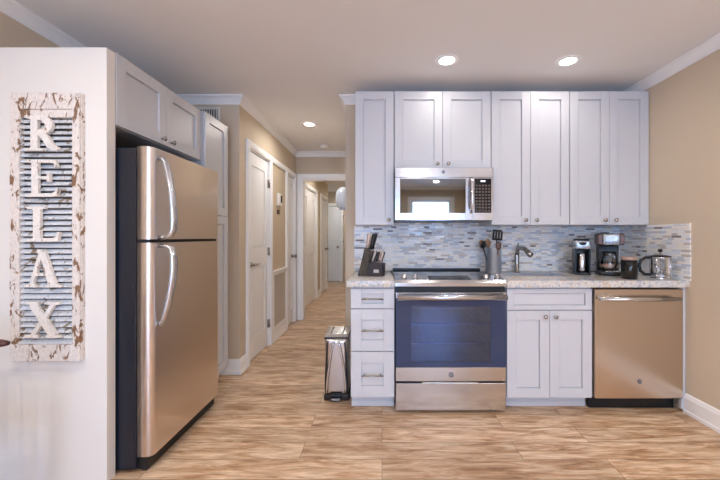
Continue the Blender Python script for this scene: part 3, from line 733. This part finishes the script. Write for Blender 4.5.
# single serve coffee machine
r = thing('single_serve_coffee_maker', 'slim black and silver single-serve coffee maker', 'coffee maker', (1.605, 2.70, CTZ), -.40)
mb = MB(); mb.box(-.055, .055, -.085, .085, 0, .018, .006, 2); mb.box(-.055, .055, .02, .085, .018, .20, .006, 2); mb.box(-.055, -.043, -.075, .02, .018, .20, .004); mb.box(.043, .055, -.075, .02, .018, .20, .004); mb.build('housing', M_black, r)
mb = MB(); mb.box(-.057, .057, -.085, .085, .20, .272, .016, 3); mb.build('head', M_silverbox, r)
mb = MB(); mb.box(-.051, .051, -.08, .08, .268, .285, .012, 3); mb.build('lid', M_black, r)
mb = MB(); mb.lathe([(0, 0), (.026, 0), (.024, .004), (0, .005)], Matrix.Translation((0, -.0845, .245)) @ Matrix.Rotation(PI/2, 4, 'X') @ Matrix.Diagonal((1, .5, 1, 1)), 20); mb.build('button', M_black, r)
tag(MB().lathe([(0, 0), (.026, 0), (.030, .02), (.030, .145), (.027, .15), (.026, .145), (.024, .01), (0, .006)], n=20, cap=False).build('travel_mug', M_chrome, None, (1.590, 2.665, CTZ+.0185)), 'slim steel travel mug standing in the single-serve coffee maker', 'mug')
# drip coffee maker
r = thing('drip_coffee_maker', 'tall silver and black drip coffee maker between the other coffee makers', 'coffee maker', (1.80, 2.66, CTZ), -.45)
mb = MB(); mb.box(-.078, .078, -.115, .115, 0, .028, .008, 2); mb.box(-.072, .072, .03, .115, .028, .235, .006, 2); mb.build('housing', M_black, r)
mb = MB(); mb.box(-.084, .084, -.11, .118, .235, .325, .010, 2); mb.build('head', M_black, r)
mb = MB(); mb.box(-.052, .052, -.118, -.108, .238, .318, .004, 2); fc = mb.build('face_plate', M_silverbox, r)
mb = MB(); mb.box(-.034, .026, -.1205, -.118, .268, .304); mb.build('display', mat('lcd', rgb(196, 214, 220), .2), fc)
mb = MB()
for i in range(4): mb.box(-.042+.022*i, -.028+.022*i, -.1205, -.118, .248, .258)
mb.build('buttons', M_black, fc)
for q in (-1, 1): mb = MB(); mb.box(q*.053, q*.085, -.112, .05, .24, .318, .004); mb.build('side_trim', M_brownpl, r)
mb = MB(); mb.lathe([(.0, 0), (.062, 0), (.06, .006), (0, .006)], Matrix.Translation((0, -.04, .028)), 24); mb.build('warming_plate', M_chrome, r)
t = thing('glass_carafe', 'glass carafe with a black handle inside the drip coffee maker', 'carafe', (1.782, 2.624, CTZ+.0345), -.45)
mb = MB(); mb.lathe([(0, 0), (.050, 0), (.062, .02), (.064, .06), (.054, .105), (.045, .125), (.047, .135)], n=28, cap=False); mb.build('glass', M_clear, t)
mb = MB(); mb.lathe([(.0645, .028), (.0655, .034), (.0655, .046), (.0645, .052)], n=28, cap=False); mb.build('band', M_copper, t)
mb = MB(); mb.lathe([(0, .150), (.035, .150), (.047, .142), (.048, .134), (0, .134)], n=24); mb.build('lid', M_black, t)
mb = MB(); mb.tube([(.02, -.048, .142), (.028, -.075, .14), (.032, -.088, .12), (.032, -.09, .06), (.028, -.078, .035), (.022, -.062, .03)], .0075, 8, 1.5); mb.build('handle', M_black, t)
# canister
t = thing('coffee_canister', 'dark glass coffee canister with a copper-coloured lid', 'canister', (1.760, 2.385, CTZ))
mb = MB(); mb.lathe([(0, 0), (.046, 0), (.049, .004), (.049, .13), (.046, .134), (0, .134)], n=28); mb.build('canister_body', M_blackgloss, t)
mb = MB(); mb.lathe([(0, .134), (.049, .134), (.051, .138), (.051, .152), (.046, .158), (0, .159)], n=28); mb.build('lid', M_copper, t)
# french press
t = thing('french_press', 'glass french press coffee maker with a black handle at the counter end', 'french press', (1.985, 2.39, CTZ), math.radians(-12)); t.scale = (1.08, 1.08, 1)
mb = MB(); mb.lathe([(.053, .012), (.053, .155), (.056, .160)], n=28, cap=False); mb.build('glass', M_clear, t)
mb = MB(); mb.lathe([(0, .0), (.056, .0), (.057, .010), (.052, .012), (0, .012)], n=28)
for k in range(4):
    a = PI/4+k*PI/2; c_, s_ = math.cos(a)*.0555, math.sin(a)*.0555; mb.tube([(c_, s_, .004), (c_, s_, .150)], .0035, 6)
mb.lathe([(.0555, .145), (.058, .146), (.058, .156), (.0555, .157)], n=28, cap=False); mb.lathe([(.0555, .02), (.058, .021), (.058, .030), (.0555, .031)], n=28, cap=False)
mb.build('frame', M_chrome, t)
mb = MB(); mb.lathe([(0, .172), (.03, .170), (.057, .162), (.059, .157), (0, .157)], n=28); mb.build('lid', M_black, t)
mb = MB(); mb.tube([(0, 0, .04), (0, 0, .195)], .003, 8); mb.lathe([(0, .034), (.05, .034), (.05, .040), (0, .044)], n=24); mb.build('plunger', M_chrome, t)
mb = MB(); mb.lathe([(0, .188), (.010, .190), (.014, .200), (.011, .211), (0, .214)], n=16); mb.build('plunger_knob', M_black, t)
mb = MB(); mb.tube([(-.055, 0, .150), (-.085, 0, .150), (-.112, 0, .132), (-.122, 0, .095), (-.115, 0, .055), (-.092, 0, .030), (-.056, 0, .028)], .0065, 8, 1.6); mb.build('handle', M_black, t)
# power cord between the coffee makers
mb = MB(); mb.tube([(1.668, 2.80, CTZ+.09), (1.685, 2.80, CTZ+.07), (1.70, 2.79, CTZ+.03), (1.72, 2.83, CTZ+.006), (1.80, 2.86, CTZ+.005), (1.90, 2.90, CTZ+.005)], .004, 6)
tag(mb.build('power_cord', M_black), 'black power cord trailing between the two coffee makers', 'cord')

# ------------------------------------------------------------------ trash can
r = thing('trash_can', 'slim stainless steel step trash can beside the drawer cabinet', 'trash can', (-.338, 2.60, 0))
hw = .090; hd = .125
mb = MB(); mb.box(-hw-.002, hw+.002, -hd-.004, hd+.004, 0, .045, .008, 2); mb.build('base', M_black, r)
def rr(hw, hd, q, n=5):
    p = []
    for cx, cy, a0 in ((hw-q, hd-q, 0), (-hw+q, hd-q, 90), (-hw+q, -hd+q, 180), (hw-q, -hd+q, 270)):
        for k in range(n+1): a = math.radians(a0+90*k/n); p.append((cx+q*math.cos(a), cy+q*math.sin(a)))
    return p
# the shell, waisted like the photo's
mb = MB(); rings = 14; V = []; F = []
for i in range(rings+1):
    z = .045+.41*i/rings; u = (i/rings-.45)/.55; wst = .006*(1-min(1, u*u)); P = rr(hw-wst, hd-wst*.5, .03); m_ = len(P)
    V += [(x, y, z) for x, y in P]
for i in range(rings):
    for k in range(m_): F.append((i*m_+k, i*m_+(k+1) % m_, (i+1)*m_+(k+1) % m_, (i+1)*m_+k))
F.append(tuple(range(m_-1, -1, -1))); F.append(tuple(rings*m_+k for k in range(m_)))
mb._add(V, F, True); mb.build('shell', M_steelZ, r)
for s in (-1, 1):   # curved ribs pinched at the top centre
    mb = MB(); mb.tube([(s*(.070-.052*((z-.06)/.38)**1.7), -hd+.004-.006, z) for z in [.06+.38*k/12 for k in range(13)]], .009, 10); mb.build('rib', M_chrome, r)
    mb = MB(); mb.tube([(s*(.080-.020*((z-.06)/.38)**2.2), -hd+.004, z) for z in [.06+.38*k/12 for k in range(13)]], .006, 10); mb.build('rib', M_black, r)
mb = MB(); mb.box(-hw, hw, -hd, hd, .456, .468, .003); mb.build('rim', M_black, r)
mb = MB(); mb.prism([(-hd+.004, .468), (-hd+.02, .486), (hd-.05, .496), (hd-.005, .480), (hd-.005, .468)], lambda a, b, d: (d, a, b), -hw+.004, hw-.004)
for s in (-.045, .045): mb.tube([(s, -hd+.03, .487), (s, hd-.06, .494)], .006, 8)
mb.build('lid', M_steelX, r)
mb = MB(); mb.box(-.045, .045, -hd-.032, -hd-.004, .012, .034, .004); mb.box(-.045, -.036, -hd-.03, -hd-.002, .012, .05, .003); mb.box(.036, .045, -hd-.03, -hd-.002, .012, .05, .003); mb.box(-.045, .045, -hd-.014, -hd-.004, .046, .056, .003); mb.build('pedal', M_black, r)
mb = MB(); mb.box(-.028, .028, -hd-.034, -hd-.032, .016, .030); mb.build('pedal_pad', M_silverbox, r)

# ------------------------------------------------------------------ walls and ceiling fittings
def can(x, y, label, visible=True, power=1.0):
    r = thing('recessed_light', label, 'ceiling light', (x, y, CZ), 0, 'recessed ceiling lights')
    mb = MB(); mb.lathe([(.052, -.001), (.060, -.008), (.078, -.006), (.082, -.0005)], n=32, cap=False); mb.build('trim_ring', M_trim, r)
    mb = MB(); mb.lathe([(0, -.003), (.056, -.003), (.056, -.0005), (0, -.0005)], n=32); mb.build('diffuser', M_glow, r)
    l = bpy.data.lights.new('bulb', 'AREA'); l.shape = 'DISK'; l.size = .10; l.energy = CAN_W*power; l.color = CAN_COL if y < 3 else (1.0, 0.95, 0.90); l.spread = math.radians(165)
    o = bpy.data.objects.new('bulb', l); COL.objects.link(o); o.parent = r; o.location = (0, 0, -.012)
can(.455, 2.35, 'lit recessed ceiling light above the range', power=.12)
can(1.31, 2.36, 'lit recessed ceiling light above the dishwasher', power=.13)
can(-.80, 3.68, 'lit recessed ceiling light in the hallway', power=.42)
for x, y, q in ((-1.25, .75, .5), (1.35, .85, .75), (-1.0, -.9, 1), (.6, -.9, 1), (-1.0, -2.3, 1), (1.2, -2.3, 1)): can(x, y, 'added recessed fill light on the ceiling outside the view', power=q)  # out-of-frame fill lights, added to brighten the room, right wall and panel
can(-.75, 6.0, 'added unseen recessed light beyond the cased opening', power=.5)  # hidden light added to brighten the hall past the opening
can(-.9, 8.5, 'added unseen recessed light at the far end of the hall', power=.45)  # likewise an added light, hidden behind the kitchen wall
r = thing('smoke_detector', 'small round white smoke detector on the hallway ceiling', 'smoke detector', (-.78, 4.55, CZ))
mb = MB(); mb.lathe([(0, 0), (.062, 0), (.062, -.012), (.055, -.032), (.04, -.038), (0, -.038)], n=28); mb.build('housing', M_white, r)
mb = MB(); mb.lathe([(0, -.038), (.012, -.038), (.010, -.042), (0, -.042)], n=12); mb.build('test_button', M_vent, r)
r = thing('wall_vent', 'white air vent high on the wall above the pantry cabinet', 'vent', (-1.545, BY, 2.29))
mb = MB(); a, b_ = .115, .065
mb.box(-a, -a+.02, -.01, 0, -b_, b_, .002); mb.box(a-.02, a, -.01, 0, -b_, b_, .002); mb.box(-a+.02, a-.02, -.01, 0, b_-.02, b_, .002); mb.box(-a+.02, a-.02, -.01, 0, -b_, -b_+.02, .002); mb.build('frame', M_vent, r)
mb = MB(); mb.box(-a+.02, a-.02, -.002, 0, -b_+.02, b_-.02); mb.build('backing', M_dark, r)
mb = MB()
for k in range(9): x = -a+.032+.021*k; mb.box(x-.005, x+.003, -.009, -.002, -b_+.02, b_-.02)
mb.build('fins', M_vent, r)
r = thing('thermostat', 'white thermostat on the hallway wall between the two doors', 'thermostat', (HX0, 4.075, 1.655), PI/2); r.scale = (1.25, 1, 1.35)
mb = MB(); mb.box(-.055, .055, -.028, 0, -.05, .06, .005, 2); mb.build('case', M_white, r)
mb = MB(); mb.box(.0, .045, -.031, -.028, -.02, .045); mb.build('screen', M_dark, r)
mb = MB(); mb.box(-.04, .04, -.012, 0, -.135, -.082, .003); tag(mb.build('wall_sensor', M_brownpl, None, (HX0, 4.06, 1.62), (0, 0, PI/2)), 'small brown sensor plate just below the thermostat', 'sensor')
r = thing('return_air_grille', 'large louvred return air grille with white frame, low on the hallway wall', 'vent', (HX0, 3.835, .13), PI/2)
w = .535; h = .67; mb = MB(); f = .04
mb.box(0, f, -.016, 0, 0, h, .003); mb.box(w-f, w, -.016, 0, 0, h, .003); mb.box(f, w-f, -.016, 0, h-f, h, .003); mb.box(f, w-f, -.016, 0, 0, f, .003); mb.box(0, w, -.03, 0, h, h+.022, .004); mb.build('frame', M_trim, r)
mb = MB(); mb.box(f, w-f, -.003, 0, f, h-f)
for k in range(38): z = f+(h-2*f)*(k+.5)/38; mb.prism([(-.013, z-.007), (-.011, z-.008), (-.003, z+.006), (-.005, z+.007)], lambda a, b, d: (d, a, b), f, w-f)
mb.build('louvers', M_grille, r)
mb = MB(); mb.box(HX0, HX0+.018, D1[1]+.072, D2[0]-.072, DH+.002, DH+.07, .003); mb.box(HX0+.018, HX0+.024, D1[1]+.072, D2[0]-.072, DH+.014, DH+.058, .003); struct('trim_11', mb, M_trim, 'white head trim joining the two hallway door casings')
# pale glass wall light in the hall, with pull chain
r = thing('wall_light', 'pale rounded glass wall light beside the cased opening in the hallway', 'wall light', (HX1, 3.95, 1.655))
mb = MB(); mb.box(-.03, 0, -.045, .045, -.07, .07, .006, 2); mb.tube([(-.03, 0, 0), (-.09, 0, .0)], .012, 8); mb.build('bracket', M_chrome, r)
mb = MB(); mb.lathe([(.035, -.125), (.07, -.09), (.088, -.02), (.088, .05), (.065, .115), (.03, .14), (0, .142)], Matrix.Translation((-.135, 0, 0)), n=24, cap=True); mb.build('lamp_shade', M_frost, r)
mb = MB(); mb.tube([(-.135, 0, -.12), (-.135, 0, -.50)], .003, 6)
for z in (-.20, -.33, -.50): mb.lathe([(0, -.014), (.009, -.006), (.009, .006), (0, .014)], Matrix.Translation((-.135, 0, z)), n=10)
mb.build('pull_chain', M_chrome, r)

# ------------------------------------------------------------------ dining chair at the left edge (its top rail end shows)
r = thing('dining_chair', 'dark reddish wooden chair whose top rail end shows at the left edge', 'chair', (-1.70, 1.30, 0))
mb = MB(); mb.tube([(-.23, 0, .755), (-.12, .012, .775), (0, .016, .785), (.12, .012, .792), (.215, .002, .797), (.252, -.004, .799)], [.012, .017, .018, .018, .016, .009], 12, 1.0); mb.build('top_rail', M_chair, r)
mb = MB(); mb.box(-.20, .20, -.43, -.01, .43, .46, .01, 2); mb.build('seat', M_chair, r)
for x in (-.17, .17):
    mb = MB(); mb.tube([(x, .02, 0), (x, .01, .43), (x, .006, .78)], [.014, .018, .013], 8); mb.build('rear_leg', M_chair, r)
    mb = MB(); mb.tube([(x, -.39, 0), (x, -.38, .43)], [.013, .018], 8); mb.build('front_leg', M_chair, r)
for k in range(4):
    x = -.10+.066*k; mb = MB(); mb.tube([(x, -.01, .455), (x, .008, .775)], .007, 8); mb.build('spindle', M_chair, r)

S.cycles.use_denoising = True
S.cycles.max_bounces = 10; S.cycles.diffuse_bounces = 6
